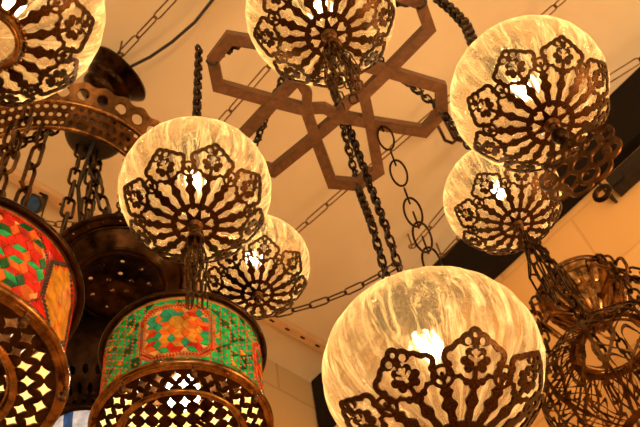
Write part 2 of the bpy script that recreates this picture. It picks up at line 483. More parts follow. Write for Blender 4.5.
def filigree_field(Xg, Yg):
    rho = np.hypot(Xg, Yg); th = np.arctan2(Yg, Xg); s = PI / 4
    th = (th + s / 2) % s - s / 2
    x = rho * np.cos(th); y = np.abs(rho * np.sin(th))
    mn = np.minimum
    U = cir(x, y, .74, 0, .165)
    for c in ((.958, 0, .046), (.905, .066, .054), (.846, .132, .056), (.778, .206, .060), (.69, .15, .07), (.77, .11, .12)): U = mn(U, cir(x, y, *c))
    d = np.abs(U) - .0235
    d = np.where(x < .62, np.maximum(d, .62 - x), d)
    fl = cir(x, y, .755, 0, .084)
    for c in ((.695, .060, .036), (.752, .094, .036), (.818, .055, .036), (.862, 0, .028)): fl = mn(fl, cir(x, y, *c))
    hole = cap_d(x, y, .715, 0, .832, 0, .016)
    hole = mn(hole, cap_d(x, y, .75, 0, .785, .056, .014)); hole = mn(hole, cap_d(x, y, .79, 0, .822, .032, .011))
    d = mn(d, np.maximum(fl, -hole))
    d = mn(d, cir(x, y, .575, 0, .048)); d = mn(d, cap_d(x, y, .57, 0, .70, 0, .019))
    d = mn(d, cir(x, y, .592, .064, .030)); d = mn(d, cap_d(x, y, .60, .07, .628, .125, .014))
    w = .023 + .030 * np.exp(-((x - .44) / .045) ** 2) + .008 * np.exp(-((x - .31) / .045) ** 2)
    d = mn(d, np.maximum(y - w, np.maximum(.2 - x, x - .58)))
    # ring and its spoke on the fold line at 22.5 degrees
    c, sn = math.cos(s / 2), math.sin(s / 2)
    xr = x * c + y * sn; yr = np.abs(-x * sn + y * c)
    d = mn(d, np.abs(cir(xr, yr, .668, 0, .082)) - .0145)
    d = mn(d, cap_d(xr, yr, .575, 0, .690, 0, .016)); d = mn(d, cap_d(xr, yr, .63, 0, .682, .043, .013))
    w = .024 + .010 * np.exp(-((xr - .31) / .04) ** 2) + .040 * np.exp(-((xr - .43) / .045) ** 2) + .030 * np.exp(-((xr - .54) / .03) ** 2)
    d = mn(d, np.maximum(yr - w, np.maximum(.2 - xr, xr - .595)))
    d = mn(d, cap_d(x, y, .632, .13, .616, .18, .016))
    hub = rho - .27
    dia = (np.abs(xr - .180) / .078 + yr / .060 - 1) * .040
    hub = np.maximum(hub, -dia)
    d = mn(d, hub)
    return np.maximum(d, .03 - rho)

PSI = 1.09
def fil_map(u, v, off):
    rho = np.hypot(u, v); a = np.arctan2(v, u); t = rho * PSI
    nx, nz = np.sin(t) * BZ, -np.cos(t); L = np.hypot(nx, nz)
    o = .022 + off
    r = np.sin(t) + o * nx / L; z = -BZ * np.cos(t) + o * nz / L
    return np.stack([r * np.cos(a), r * np.sin(a), z], 1)
g = np.linspace(-1.03, 1.03, 236)
FILIGREE = marching('filigree', filigree_field, g, g, fil_map, .022, FILI)
FILI_OPEN = marching('filigree', lambda a, b: np.maximum(filigree_field(a, b), .25 - np.hypot(a, b)), g, g, fil_map, .022, FILI)

def top_cap_mesh():
    mb = MB(); z = BZ * math.cos(.33)
    mb.lathe([(.345, z - .03), (.36, z), (.34, z + .04), (.25, z + .09), (.20, z + .16), (.09, z + .20), (.05, z + .28), (.001, z + .29)], 40)
    mb.ring((0, 0, z - .01), .35, .02, 40, 8)
    o = mb.build('top_cap', DUSK); me = o.data; bpy.data.objects.remove(o); return me
TOPCAP = top_cap_mesh()
def socket_mesh():
    mb = MB(); z = BZ * math.cos(.33)
    mb.lathe([(.001, z + .02), (.17, z + .02), (.19, z - .12), (.15, z - .2), (.15, z - .40), (.13, z - .46), (.001, z - .46)], 24)
    for k in range(4):
        a = PI / 4 + k * PI / 2; mb.tube([(.1 * math.cos(a), .1 * math.sin(a), z - .05), (.25 * math.cos(a), .25 * math.sin(a), z - .13), (.27 * math.cos(a), .27 * math.sin(a), z - .02)], .03, 6)
    o = mb.build('socket', DUSK); me = o.data; bpy.data.objects.remove(o); return me
SOCKET = socket_mesh()
def bulb_mesh(mat):
    mb = MB(); z = BZ * math.cos(.33) - .46
    mb.lathe([(.05, z), (.055, z - .03), (.08, z - .10), (.082, z - .14), (.06, z - .20), (.03, z - .23), (.001, z - .235)], 14)
    o = mb.build('bulb', mat); me = o.data; bpy.data.objects.remove(o); return me
BULBM = bulb_mesh(BULB); BULBB = bulb_mesh(BULB_BIG)
def finial_mesh():
    mb = MB(); z = -BZ
    mb.lathe([(.001, z + .0), (.085, z - .045), (.10, z - .06), (.06, z - .10), (.075, z - .13), (.075, z - .17), (.03, z - .20), (.03, z - .24), (.001, z - .25)], 24)
    mb.ring((0, 0, z - .27), .035, .012, 16, 6, Matrix.Rotation(PI / 2, 3, 'X'))
    o = mb.build('finial', BRASS_DK); me = o.data; bpy.data.objects.remove(o); return me
FINIAL = finial_mesh()

def tassel(parent, rad, z0, L, n, mat, seed, links=7, w=.0052, r=.0008, spread=.011):
    rr = random.Random(seed); mb = MB()
    mb.ball((0, 0, z0 - .004), .006); mb.lathe([(.001, z0 - .006), (.008, z0 - .012), (.010, z0 - .02), (.008, z0 - .021)], 16)
    for k in range(n):
        a = 2 * PI * k / n + rr.uniform(-.2, .2); s = spread * rr.uniform(.7, 1.1); l = L * rr.uniform(.82, 1.0)
        top = Vector((.005 * math.cos(a), .005 * math.sin(a), z0 - .019)); mid = Vector((s * math.cos(a), s * math.sin(a), z0 - .5 * l)); bot = Vector((s * .8 * math.cos(a), s * .8 * math.sin(a), z0 - l))
        mb.chain([top, mid, bot], l / links + 2 * r, w, r, start=k, na=4)
    return mb.build('tassel', mat, parent)

def twisted(parent, pts, name='chain', L=.018, W=.010, r=.0019, cord=True, turns=None, lab=None):
    mb = MB(); mb.chain(pts, L, W, r)
    if cord:
        ln = sum((Vector(b) - Vector(a)).length for a, b in zip(pts, pts[1:]))
        tn = turns or max(2, ln / .03); mb.m = 1
        mb.helix(pts, W * .45, tn, .0020, int(tn * 14))
    o = mb.build(name, [CHAIN_D, BLACK], parent)
    if lab: o['label'] = lab
    return o

def globe_lamp(c, rad, rz, label, bulb=None, name='globe_lamp'):
    t = empty(name, c, label, 'lamp', 'globe lamps with bronze filigree', rz)
    for nm, me in (('glass_globe', GLOBE), ('filigree', FILIGREE), ('top_cap', TOPCAP), ('socket', SOCKET), ('bulb', bulb or BULBM), ('finial', FINIAL)):
        o = mesh_obj(nm, me, t); o.scale = (rad, rad, rad)
    return t
def loc(t, p):
    """world point -> the thing's own axes"""
    v = Vector(p) - t.location; v.rotate(t.rotation_euler.to_matrix().inverted()); return v

ZS = 1.25
starC = Vector((.0454 * ZS, .4687 * ZS, ZS)) + CAM
ROT0 = R(25.75); STILT = .0345
def tip(k): a = ROT0 + k * PI / 3; return starC + Vector((math.cos(a), math.sin(a), -STILT * math.cos(a))) * .148 * ZS
# tips: 0 right (24), 1 bottom of photo (84), 2 lower left (144), 3 left (204), 4 hidden (264), 5 upper right (324)

A = globe_lamp(at(195.5, 190, .8625), .0845, R(8 + 22.5), 'round glass filigree lamp whose long tassel hangs over the green mosaic lantern')
B = globe_lamp(at(433, 369, .80), .137, R(20), 'largest round glass filigree lamp, hung from two cord-wrapped chains and a ring chain', BULBB)
tq = Quaternion(Vector((-B.location.y, B.location.x, 0)).normalized(), R(-7))
B.rotation_euler = (tq.to_matrix() @ Matrix.Rotation(R(20), 3, 'Z')).to_euler()
Cc = globe_lamp(at(321, 12, .97), .0855, R(2), 'round glass filigree lamp hung under the hub of the wooden star')
Dd = globe_lamp(at(529, 94, .8625), .0865, R(20), 'round glass filigree lamp with a flat pierced plaque hanging below it')
Ee = globe_lamp(at(502, 197, .9875), .079, R(15), 'smaller round glass filigree lamp half hidden behind the plaque lamp')
Ff = globe_lamp(at(255, 266, .9875), .075, R(22), 'smallest round glass filigree lamp, without tassel, just behind the green mosaic lantern')
Ii = globe_lamp(at(5, 8, .88), .0965, R(12), 'round glass filigree lamp with an open beaded brass cup at its bottom')

TOPZ = BZ * math.cos(.33) + .27
def top(o, rad): return o.location + Vector((0, 0, TOPZ * rad))

tassel(A, .0845, -.082 - .0, .135, 9, BRASS_DK, 1)
tassel(B, .137, -.137, .17, 10, BRASS_DK, 2)
tassel(Cc, .0855, -.088, .15, 9, BRASS_DK, 3, w=.007, spread=.016)
# E: a short chain, then a bunch of long open loops
mb = MB(); z0 = -.077
for k in range(5):
    a = k * 2 * PI / 5; s = .013; mb.chain([(.003 * math.cos(a), .003 * math.sin(a), z0 - .045), (s * math.cos(a), s * math.sin(a), z0 - .08), (s * .9 * math.cos(a), s * .9 * math.sin(a), z0 - .138)], .036, .0105, .0014, start=k, na=5)
mb.chain([(0, 0, z0), (0, 0, z0 - .042)], .012, .007, .0013); mb.ball((0, 0, z0 - .045), .008)
mb.build('tassel', BRONZE, Ee)

# D: pierced plaque with a ring below
def plaque_field(u, v):
    mn = np.minimum; y = np.abs(u)
    sil = cir(y, v, 0, -.034, .030)
    for c in ((.028, -.030, .016), (.026, -.052, .016), (.010, -.066, .015), (.018, -.014, .014), (0, -.004, .008)): sil = mn(sil, cir(y, v, *c))
    rim = np.abs(sil + .0022) - .0022
    d = rim
    for c in ((.0, -.020, .010), (.0, -.042, .0105), (.019, -.030, .0105), (.0, -.063, .0095), (.018, -.051, .0105), (.034, -.032, .008), (.031, -.055, .008), (.016, -.012, .0085)):
        d = mn(d, np.abs(cir(y, v, *c)) - .0021)
    d = mn(d, cap_d(y, v, 0, -.012, 0, 0, .003))
    return np.maximum(d, sil)
gu = np.linspace(-.05, .05, 90); gv = np.linspace(-.088, .01, 90)
pm = marching('plaque', plaque_field, gu, gv, lambda u, v, o: np.stack([u, np.full_like(u, o - .001), v], 1), .0022, BRASS_DK)
pq = mesh_obj('plaque', pm, Dd); pq.location = (0, 0, -.116); pq.rotation_euler = (0, 0, R(-36) - Dd.rotation_euler.z)
mb = MB(); mb.ring((0, 0, -.096), .0075, .0026, 20, 8, Matrix.Rotation(PI / 2, 3, 'X')); mb.build('ring', BRONZE, pq)
mb = MB(); mb.chain([(0, 0, -.085), (0, 0, -.125)], .014, .009, .0018); mb.ball((0, 0, -.10), .009, 1.1); mb.build('plaque_chain', BRONZE, Dd)

# I: beaded brass cup at the pole
mb = MB(); zp = -BZ * .0965
mb.lathe([(.030, zp + .006), (.0325, zp - .004), (.029, zp - .010), (.024, zp - .008), (.023, zp - .002), (.027, zp + .006)], 48, closed=True)
mb.ring((0, 0, zp - .010), .0265, .0022, 48, 8)
for k in range(36):
    a = 2 * PI * k / 36; mb.ball((.0325 * math.cos(a), .0325 * math.sin(a), zp - .003), .0023, 1, 8, 6)
mb.build('beaded_cup', BRASS, Ii)
for ch in list(Ii.children):
    if ch.name.startswith('filigree'): ch.data = FILI_OPEN
    if ch.name.startswith('finial'): bpy.data.objects.remove(ch)

for ch in B.children:
    if ch.name.startswith('bulb'): ch.scale = [.6 * .137] * 3; ch.location.z = .137 * .4 * (BZ * math.cos(.33) - .46)
# suspension chains
def path_to(t, pts): return [loc(t, p) for p in pts]
hookdz = Vector((0, 0, -.012))
twisted(A, path_to(A, [top(A, .0845), at(199, 47, 1.262)]), lab='black cord-wrapped chain')
twisted(Ff, path_to(Ff, [top(Ff, .075), tip(2) + hookdz]))
twisted(Ee, path_to(Ee, [top(Ee, .079), tip(0) + hookdz]))
p0, p1 = top(Dd, .0865), tip(5) + hookdz
twisted(Dd, path_to(Dd, [p0, at(474, 45, .98), at(466, 25, 1.08), at(452, 10, 1.17), at(437, -2, 1.25), at(436, -4, 1.25)]), L=.02, W=.012, r=.0022)
twisted(Cc, path_to(Cc, [top(Cc, .0855), starC + Vector((0, 0, -.02))]))
capr = .35 * .137; ztop = B.location.z + BZ * math.cos(.33) * .137 + .02
def bcap(a): return Vector((B.location.x + capr * .75 * math.cos(a), B.location.y + capr * .75 * math.sin(a), ztop))
twisted(B, path_to(B, [at(388, 283, ztop - CAM.z), at(372, 225, 1.02), at(360, 193, 1.15), tip(1) + Vector((0, 0, -.012))]))
twisted(B, path_to(B, [at(404, 284, ztop - CAM.z), at(385, 225, 1.0), at(372, 190, 1.09), at(358, 152, 1.18), at(346, 118, 1.27), at(331, 84, 1.36)]))
mb = MB()
pts = path_to(B, [at(437, 276, ztop - CAM.z), at(413, 212, 1.02), at(380, 122, 1.26)])
n = 5
for i in range(n):
    f = (i + .5) / n; p = pts[0].lerp(pts[1], f * 2) if f < .5 else pts[1].lerp(pts[2], f * 2 - 1)
    tdir = (pts[2] - pts[0]).normalized(); step = (pts[2] - pts[0]).length / n
    u = tdir.cross(loc(B, CAM) - p).normalized()
    mb.tube([p + tdir * (.029 * math.cos(a_)) + u * (.0115 * math.sin(a_)) for a_ in [2 * PI * k / 24 for k in range(24)]], .0017, 6, closed=True)
    mb.link(p + tdir * step * .5, tdir, u.cross(tdir), step * .46, .006, .0015, na=5)
o = mb.build('ring_chain', CHAIN_D, B); o['label'] = 'chain of large oval rings'
# B collar with the three eyelets the chains hook into
mb = MB()
for px, py in ((388, 283), (404, 284), (437, 276)):
    e = loc(B, at(px, py, ztop - CAM.z)); mb.ring(e, .007, .0018, 16, 6, Matrix.Rotation(PI / 2, 3, 'X')); mb.tube([e, (e.x * .6, e.y * .6, ztop - CAM.z + CAM.z - B.location.z - .012)], .003, 6)
mb.build('eyelets', BRONZE, B)
twisted(Ii, path_to(Ii, [top(Ii, .0965), Ii.location + Vector((0, 0, HC - Ii.location.z - .005))]))

# ------------------------------------------------------------------ wooden star
t = empty('wooden_star', starC, 'brown wooden openwork star frame hanging from the ceiling in the middle', 'star frame', rz=ROT0)
t.rotation_euler = (Quaternion((0, 1, 0), STILT) @ Quaternion((0, 0, 1), ROT0)).to_euler()
def frame_strip(mb, pts, w, th, closed=True):
    """flat wooden bar of width w along a polyline with mitred corners"""
    n = len(pts); P = [Vector((p[0], p[1])) for p in pts]; inn = []; out = []
    for i in range(n):
        a, b, c = P[i - 1], P[i], P[(i + 1) % n]
        if not closed and i == 0: d1 = d2 = (c - b).normalized()
        elif not closed and i == n - 1: d1 = d2 = (b - a).normalized()
        else: d1, d2 = (b - a).normalized(), (c - b).normalized()
        n1 = Vector((-d1.y, d1.x)); n2 = Vector((-d2.y, d2.x)); mt = (n1 + n2).normalized(); k = w / 2 / max(mt.dot(n1), .4)
        inn.append(b + mt * k); out.append(b - mt * k)
    vs = [];
    for i in range(n):
        for p, z in ((out[i], -th / 2), (inn[i], -th / 2), (inn[i], th / 2), (out[i], th / 2)): vs.append((p.x, p.y, z))
    fs = []
    for i in range(n if closed else n - 1):
        j = (i + 1) % n
        for k in range(4):
            l = (k + 1) % 4; fs.append((i * 4 + k, j * 4 + k, j * 4 + l, i * 4 + l))
    if not closed: fs += [(0, 1, 2, 3), (4 * n - 1, 4 * n - 2, 4 * n - 3, 4 * n - 4)]
    mb.add(vs, fs)
hexa = [(.043, 0), (.062, .036), (.134, .0315), (.147, 0), (.134, -.0315), (.062, -.036)]
hexa = [(x * ZS, y * ZS) for x, y in hexa]
mb = MB(); frame_strip(mb, hexa, .0175, .016)
me = None
for k in range(6):
    if me is None: o = mb.build('petal', WOOD, t, False); me = o.data
    else: o = mesh_obj('petal', me, t)
    o.rotation_euler = (0, 0, k * PI / 3); o.location.z = .0008 * (k % 2)
mb = MB(); ring = []
for k in range(6):
    for r_, a_ in ((.0415, 0), (.030, PI / 6)):
        a = k * PI / 3 + a_; ring.append((r_ * ZS * math.cos(a), r_ * ZS * math.sin(a)))
frame_strip(mb, ring, .015, .014); mb.build('inner_ring', WOOD, t, False)
hubz = .30 * ZS
me = None
for k in range(6):
    rad = .146 * ZS
    q0 = Vector((rad, 0, .006)); q1 = Vector((.01, 0, hubz)); md = q0.lerp(q1, .5) + Vector((0, 0, -.012))
    mb = MB(); mb.chain([q0, md, q1], .018, .010, .0018); mb.m = 1; mb.helix([q0, md, q1], .0055, 13, .0023, 180)
    if me is None: o = mb.build('suspension_chain', [CHAIN_D, BLACK], t); me = o.data
    else: o = mesh_obj('suspension_chain', me, t)
    o.rotation_euler = (0, 0, k * PI / 3)
    mb = MB(); mb.ring((tip(k) - starC).length * Vector((1, 0, 0)) + Vector((0, 0, -.010)), .008, .0018, 14, 6, Matrix.Rotation(PI / 2, 3, 'X')); mb.tube([((tip(k) - starC).length, 0, -.002), ((tip(k) - starC).length, 0, .016), (rad - .004, 0, .02)], .0028, 6)
    h = mb.build('hook', BLACK, t); h.rotation_euler = (0, 0, k * PI / 3)
mb = MB(); mb.lathe([(.001, hubz - .015), (.018, hubz - .012), (.022, hubz), (.012, hubz + .012), (.008, hubz + .03)], 24); mb.tube([(0, 0, hubz + .02), (0, 0, ZC - ZS - .03)], .005, 8)
mb.lathe([(.05, ZC - ZS - .004), (.048, ZC - ZS - .014), (.02, ZC - ZS - .03), (.006, ZC - ZS - .035)], 32); mb.build('hub', BRONZE, t)

# ------------------------------------------------------------------ chains strung under the ceiling
def strung(pa, pb, z, ext0, ext1, label, mat=CHAIN_T, L=.062, W=.015, r=.0017, sag=.0, zb=None):
    a = at(*pa, z); b = at(*pb, zb or z); d = (b - a)
    p, q_ = a - d * ext0, b + d * ext1
    pts = []
    for k in range(25):
        f = k / 24; w = p.lerp(q_, f); w.z -= sag * 4 * f * (1 - f); pts.append(w - p)
    t = empty('hanging_chain', p, label, 'chain', 'chains strung under the ceiling')
    mb = MB(); mb.chain(pts, L, W, r, na=5); mb.build('links', mat, t)
    for w in (pts[0], pts[-1]):
        mb = MB(); up = HC - (p.z + w.z)
        mb.ring(w + Vector((0, 0, .006)), .008, .0018, 12, 6, Matrix.Rotation(PI / 2, 3, 'X')); mb.tube([w + Vector((0, 0, .012)), w + Vector((0, 0, up - .0005))], .002, 6)
        mb.build('ceiling_hook', mat, t)
    return t
strung((119, 56), (178, -6), 1.72, .0, 1.2, 'long-link chain rising from the bronze bell canopy to the ceiling', L=.058)
strung((228, 113), (290, 42), 1.74, .9, .9, 'long-link chain behind the wooden star, between its tasselled lamp and the ceiling cord')
strung((303, 226), (419, 125), 1.74, .15, 1.6, 'long-link chain passing behind the lower bars of the wooden star', L=.066)
strung((430, 227), (466, 184), 1.74, .5, 1.0, 'tan long-link chain on the ceiling between the hook and the largest lamp')
strung((448, 250), (480, 214), 1.74, .2, .8, 'tan long-link chain running closest along the black beam')
strung((585, 94), (646, 56), 1.70, .3, .5, 'wide long-link chain emerging from behind the plaque lamp above the black beam', L=.07, W=.018)
strung((272, 312), (384, 270), 1.62, .12, .1, 'slack brown chain between the small globe lamp and the largest one', CHAIN_D, L=.045, W=.016, sag=.03, r=.002)
strung((40, 222), (150, 212), 1.70, .0, .1, 'slack chain above the dark dish lamp', CHAIN_T, L=.04, W=.016, sag=.03)
h0 = Vector((0, 0, 0)); mb = MB()
for dx in (0, .02):
    mb.tube([(dx, 0, .06), (dx, 0, .0), (dx, 0, -.05), (dx + .012, 0, -.068), (dx + .026, 0, -.055), (dx + .026, 0, -.02)], .004, 8)
mb.box((.01, 0, .058), (.04, .012, .012)); o = mb.build('hook', BRASS_DK); o.location = at(440, 130, 1.735)
tag(o, 'dark double hook on the ceiling between the wooden star and the smaller globe lamp', 'hook')

# ------------------------------------------------------------------ lanterns with mosaic drums
def pierce_star(u, v, cu, cv, s):
    a, b = np.abs(u - cu) / s, np.abs(v - cv) / s
    return (np.sqrt(a) + np.sqrt(b) - 1.0)

def lantern(name, c, rad, h, rin, zin, label, group, mosaic, rz):
    t = empty(name, c, label, 'lantern', group, rz)
    # rims
    mb = MB(); mb.ring((0, 0, h), rad * .985, .0042, 96, 10); mb.ring((0, 0, h + .006), rad * .955, .003, 96, 8)
    mb.lathe([(rad * .985, h + .002), (rad * .9, h + .012), (rad * .55, h + .03), (rad * .3, h + .05), (rad * .12, h + .055), (rad * .1, h + .09), (.001, h + .092)], 64); mb.build('top_rim', BRONZE, t)
    mb = MB(); mb.lathe([(rad * .93, .010), (rad * .99, .006), (rad * 1.0, .0), (rad * .985, -.005), (rad * .94, -.006), (rad * .91, -.003)], 96); mb.ring((0, 0, .0), rad * .985, .0042, 96, 10)
    mb.build('bottom_rim', BRASS, t)
    mosaic(t, rad * .93, h)
    # annular pierced dish
    r0, r1 = rin, rad * .93
    nst = 30
    def fld(u, v):
        d = np.full_like(u, -1.0)
        for row, cv in enumerate((.30, .70)):
            uu = (u * nst / (2 * PI) + .5 * row) % 1.0
            du = np.abs(uu - .5) * 2; dv = np.abs(v - cv) / .27
            d = np.maximum(d, .92 - (du ** .64 + dv ** .64))
        return d
    def mp(u, v, o):
        r = r0 + (r1 - r0) * v; z = zin + (-.003 - zin) * v ** 1.4 - o
        return np.stack([r * np.cos(u), r * np.sin(u), z], 1)
    me = marching('pierced_dish', fld, np.linspace(0, 2 * PI, 30 * 18 + 1), np.linspace(0, 1, 34), mp, .0015, BRONZE)
    mesh_obj('pierced_dish', me, t)
    mb = MB(); mb.ring((0, 0, zin - .002), rin, .0038, 80, 10); mb.ring((0, 0, zin + .002), rin * .93, .0022, 80, 8); mb.build('inner_ring', BRASS, t)
    # lattice centre
    def fl2(u, v):
        a = (u * 135) % 2 - 1; b = (v * 135) % 2 - 1
        k = ((np.floor(u * 135 / 2) + np.floor(v * 135 / 2)) % 2)
        d = .96 - (np.abs(a) ** .64 + np.abs(b) ** .64)
        r = np.hypot(u, v)
        ring = np.minimum(np.abs(r - rin * .45) - .0022, r - .008) * 200
        return np.maximum(np.minimum(d, ring), (r - rin * .95) * 100)
    gg = np.linspace(-rin, rin, 180)
    me = marching('lattice', fl2, gg, gg, lambda u, v, o: np.stack([u, v, zin + .006 - .012 * np.cos(np.clip(np.hypot(u, v) / rin, 0, 1) * PI / 2) - o], 1), .0014, BRONZE)
    mesh_obj('lattice', me, t)
    mb = MB(); mb.lathe([(.001, zin - .022), (.006, zin - .02), (.009, zin - .012), (.005, zin - .007), (.011, zin - .004)], 20); mb.build('finial', BRASS, t)
    mb = MB(); mb.lathe([(.001, h + .02), (.012, h + .02), (.012, h - .03), (.010, h - .035), (.001, h - .035)], 16); mb.build('socket', IRON, t)
    mb = MB(); z = h - .035
    mb.lathe([(.008, z), (.012, z - .006), (.020, z - .022), (.021, z - .032), (.015, z - .044), (.001, z - .05)], 14); mb.build('bulb', BULB_LAN, t)
    # little drop ornaments round the bottom rim
    mb = MB(); mb.tube([(0, 0, 0), (0, 0, -.008)], .0014, 5); mb.ball((0, 0, -.012), .0045, 1.3, 10, 6)
    o = mb.build('drop_bead', BRASS_DK, t); dm = o.data
    for k in range(8):
        a = 2 * PI * k / 8 + .2
        if k: o = mesh_obj('drop_bead', dm, t)
        o.location = (rad * .99 * math.cos(a), rad * .99 * math.sin(a), -.006)
    return t

def cylp(r, a, z): return (r * math.cos(a), r * math.sin(a), z)

def poly_tile(mb, r, cx, cz, pts, m, lift=.0012):
    """flat glass chip on the drum: pts in (arc length, height)"""
    mb.m = m; vs = []
    n = len(pts); gx = sum(p[0] for p in pts) / n; gz = sum(p[1] for p in pts) / n
    for k, rr in ((.90, r + lift), (.96, r - .0002)):
        for x, z in pts:
            x, z = gx + (x - gx) * k, gz + (z - gz) * k
            vs.append(cylp(rr, cx + x / r, cz + z))
    fs = [tuple(range(n))] + [(i, i + n, (i + 1) % n + n, (i + 1) % n) for i in range(n)]
    mb.add(vs, fs)

def bead_ring(mb, r, cx, cz, pts, step, br, m):
    mb.m = m
    for (x0, z0), (x1, z1) in zip(pts, pts[1:] + pts[:1]):
        L = math.hypot(x1 - x0, z1 - z0); n = max(1, int(L / step))
        for k in range(n):
            f = k / n; x, z = x0 + (x1 - x0) * f, z0 + (z1 - z0) * f
            mb.ball(cylp(r + br * .5, cx + x / r, cz + z), br, 1, 6, 4)

def octa(w, h, cut=.36):
    a, b = w * cut, h * cut
    return [(w - a, h), (-w + a, h), (-w, h - b), (-w, -h + b), (-w + a, -h), (w - a, -h), (w, -h + b), (w, h - b)]
def inside(pts, x, z):
    c = False; n = len(pts)
    for i in range(n):
        (x0, z0), (x1, z1) = pts[i], pts[i - 1]
        if (z0 > z) != (z1 > z) and x < (x1 - x0) * (z - z0) / (z1 - z0) + x0: c = not c
    return c

def rhombi(mb, r, cx, cz, s, bound, pal):
    """tumbling-block rhombus pattern clipped to the medallion"""
    h = s * math.sqrt(3) / 2
    for i in range(-6, 7):
        for j in range(-6, 7):
            ox = i * 1.5 * s * 1.155; oz = (j + .5 * (i % 2)) * 2 * h * .98
            for k in range(3):
                a0 = k * 2 * PI / 3 + PI / 6 * 0
                v0 = (ox, oz)
                p = [v0] + [(ox + s * 1.1 * math.cos(a0 + q * PI / 3), oz + s * 1.1 * math.sin(a0 + q * PI / 3)) for q in range(3)]
                gx = sum(q[0] for q in p) / 4; gz = sum(q[1] for q in p) / 4
                if inside(bound, gx, gz):
                    dist = math.hypot(gx, gz)
                    poly_tile(mb, r, cx, cz, p, random.choice(pal[min(int(dist / (s * 1.6)), len(pal) - 1)]), .0016)

MS = [T_GREEN, T_GREEN2, T_TEAL, T_RED, T_ORANGE, T_GOLD, T_BEAD, T_DARK]
def drum(t, r, h):
    mb = MB(); mb.lathe([(r - .0003, -.001), (r - .0003, h + .001)], 96); mb.lathe([(r - .0018, h + .001), (r - .0018, -.001)], 96)
    mb.build('drum', T_GROUT, t)

def mosaic_green(t, r, h):
    drum(t, r, h)
    mb = MB(); n = 46; per = 2 * PI * r; w = per / n; rows = 9; hh = (h - .012) / rows
    meds = [k * PI / 2 for k in range(4)]; ob = octa(.043, .046)
    for i in range(n):
        for j in range(rows):
            x = i * w; z = .006 + j * hh
            xc_, zc_ = x + w / 2, z + hh / 2
            hit = False
            for mc in meds:
                dx = (xc_ / r - mc + PI) % (2 * PI) - PI
                if inside(ob, dx * r, zc_ - h / 2): hit = True
            if hit: continue
            q = [(x, z), (x + w, z), (x + w, z + hh), (x, z + hh)]; c = (xc_, zc_)
            if (i + j) % 2: tris = [(q[0], q[1], q[2]), (q[0], q[2], q[3])]
            else: tris = [(q[0], q[1], q[3]), (q[1], q[2], q[3])]
            for a in tris:
                poly_tile(mb, r, 0, 0, a, random.choices([0, 1, 2, 3, 4, 5], [7, 2.2, .8, .5, .3, .4])[0])
    mb.build('mosaic_chips', MS, t, False)
    mb = MB()
    for i in range(n):                                              # copper bead lines between the chips
        for j in range(rows * 2):
            x = i * w; z = .006 + j * hh / 2
            if any(inside(ob, ((x / r - mc + PI) % (2 * PI) - PI) * r, z - h / 2) for mc in meds): continue
            mb.ball(cylp(r + .0012, x / r, z), .0017, 1, 5, 4)
    for j in range(1, rows):
        for i in range(n * 2):
            x = i * w / 2; z = .006 + j * hh
            if any(inside(ob, ((x / r - mc + PI) % (2 * PI) - PI) * r, z - h / 2) for mc in meds): continue
            mb.ball(cylp(r + .0012, x / r, z), .0017, 1, 5, 4)
    mb.build('bead_lines', T_BEAD, t)
    for mc in meds:
        mb = MB()
        for k, (sc, m) in enumerate(((1.0, 6), (.93, 3), (.86, 6))): bead_ring(mb, r, mc, h / 2, [(x * sc, z * sc) for x, z in ob], .0034, .0016, m)
        inner = [(x * .78, z * .78) for x, z in ob]
        rhombi(mb, r, mc, h / 2, .0088, inner, [[5, 4, 5], [4, 5, 2], [4, 2, 3, 0], [0, 4, 3]])
        mb.build('medallion', MS, t, False)

YO = .62
def mosaic_red(t, r, h):
    drum(t, r, h)
    mb = MB(); n = 120; per = 2 * PI * r; w = per / n; rows = 16; hh = (h - .008) / rows
    meds = [k * PI / 2 for k in range(4)]; ob = octa(.034, .050, .45); yb = [(.0, .056), (-.024, .030), (-.026, -.020), (0, -.056), (.026, -.020), (.024, .030)]
    for i in range(n):
        for j in range(rows):
            x = i * w; z = .004 + j * hh; xc_, zc_ = x + w / 2, z + hh / 2; m = None
            for mc in meds:
                dx = ((xc_ / r - mc + PI) % (2 * PI) - PI) * r
                if inside(ob, dx, zc_ - h / 2): m = -1
                dy = ((xc_ / r - mc - YO + PI) % (2 * PI) - PI) * r
                if inside(yb, dy, zc_ - h / 2): m = random.choices([5, 4], [8, 1])[0]
            if m == -1: continue
            if m is None: m = random.choices([3, 4], [9, 1])[0]
            poly_tile(mb, r, 0, 0, [(x, z), (x + w, z), (x + w, z + hh), (x, z + hh)], m)
    mb.build('mosaic_chips', MS, t, False)
    for mc in meds:
        mb = MB(); bead_ring(mb, r, mc, h / 2, ob, .0028, .0013, 7)
        rhombi(mb, r, mc, h / 2, .0098, [(x * .95, z * .95) for x, z in ob], [[3, 4, 0], [3, 0, 3, 1], [4, 1, 3], [0, 4, 3]])
        mb.build('medallion', MS, t, False)
        mb = MB()
        for sc in (1.0, 1.09): bead_ring(mb, r, mc + YO, h / 2, [(x * sc, z * min(sc, .5 * h / .056 / 1.0)) for x, z in yb], .0042, .0019, 7)
        mb.build('bead_border', MS, t, False)

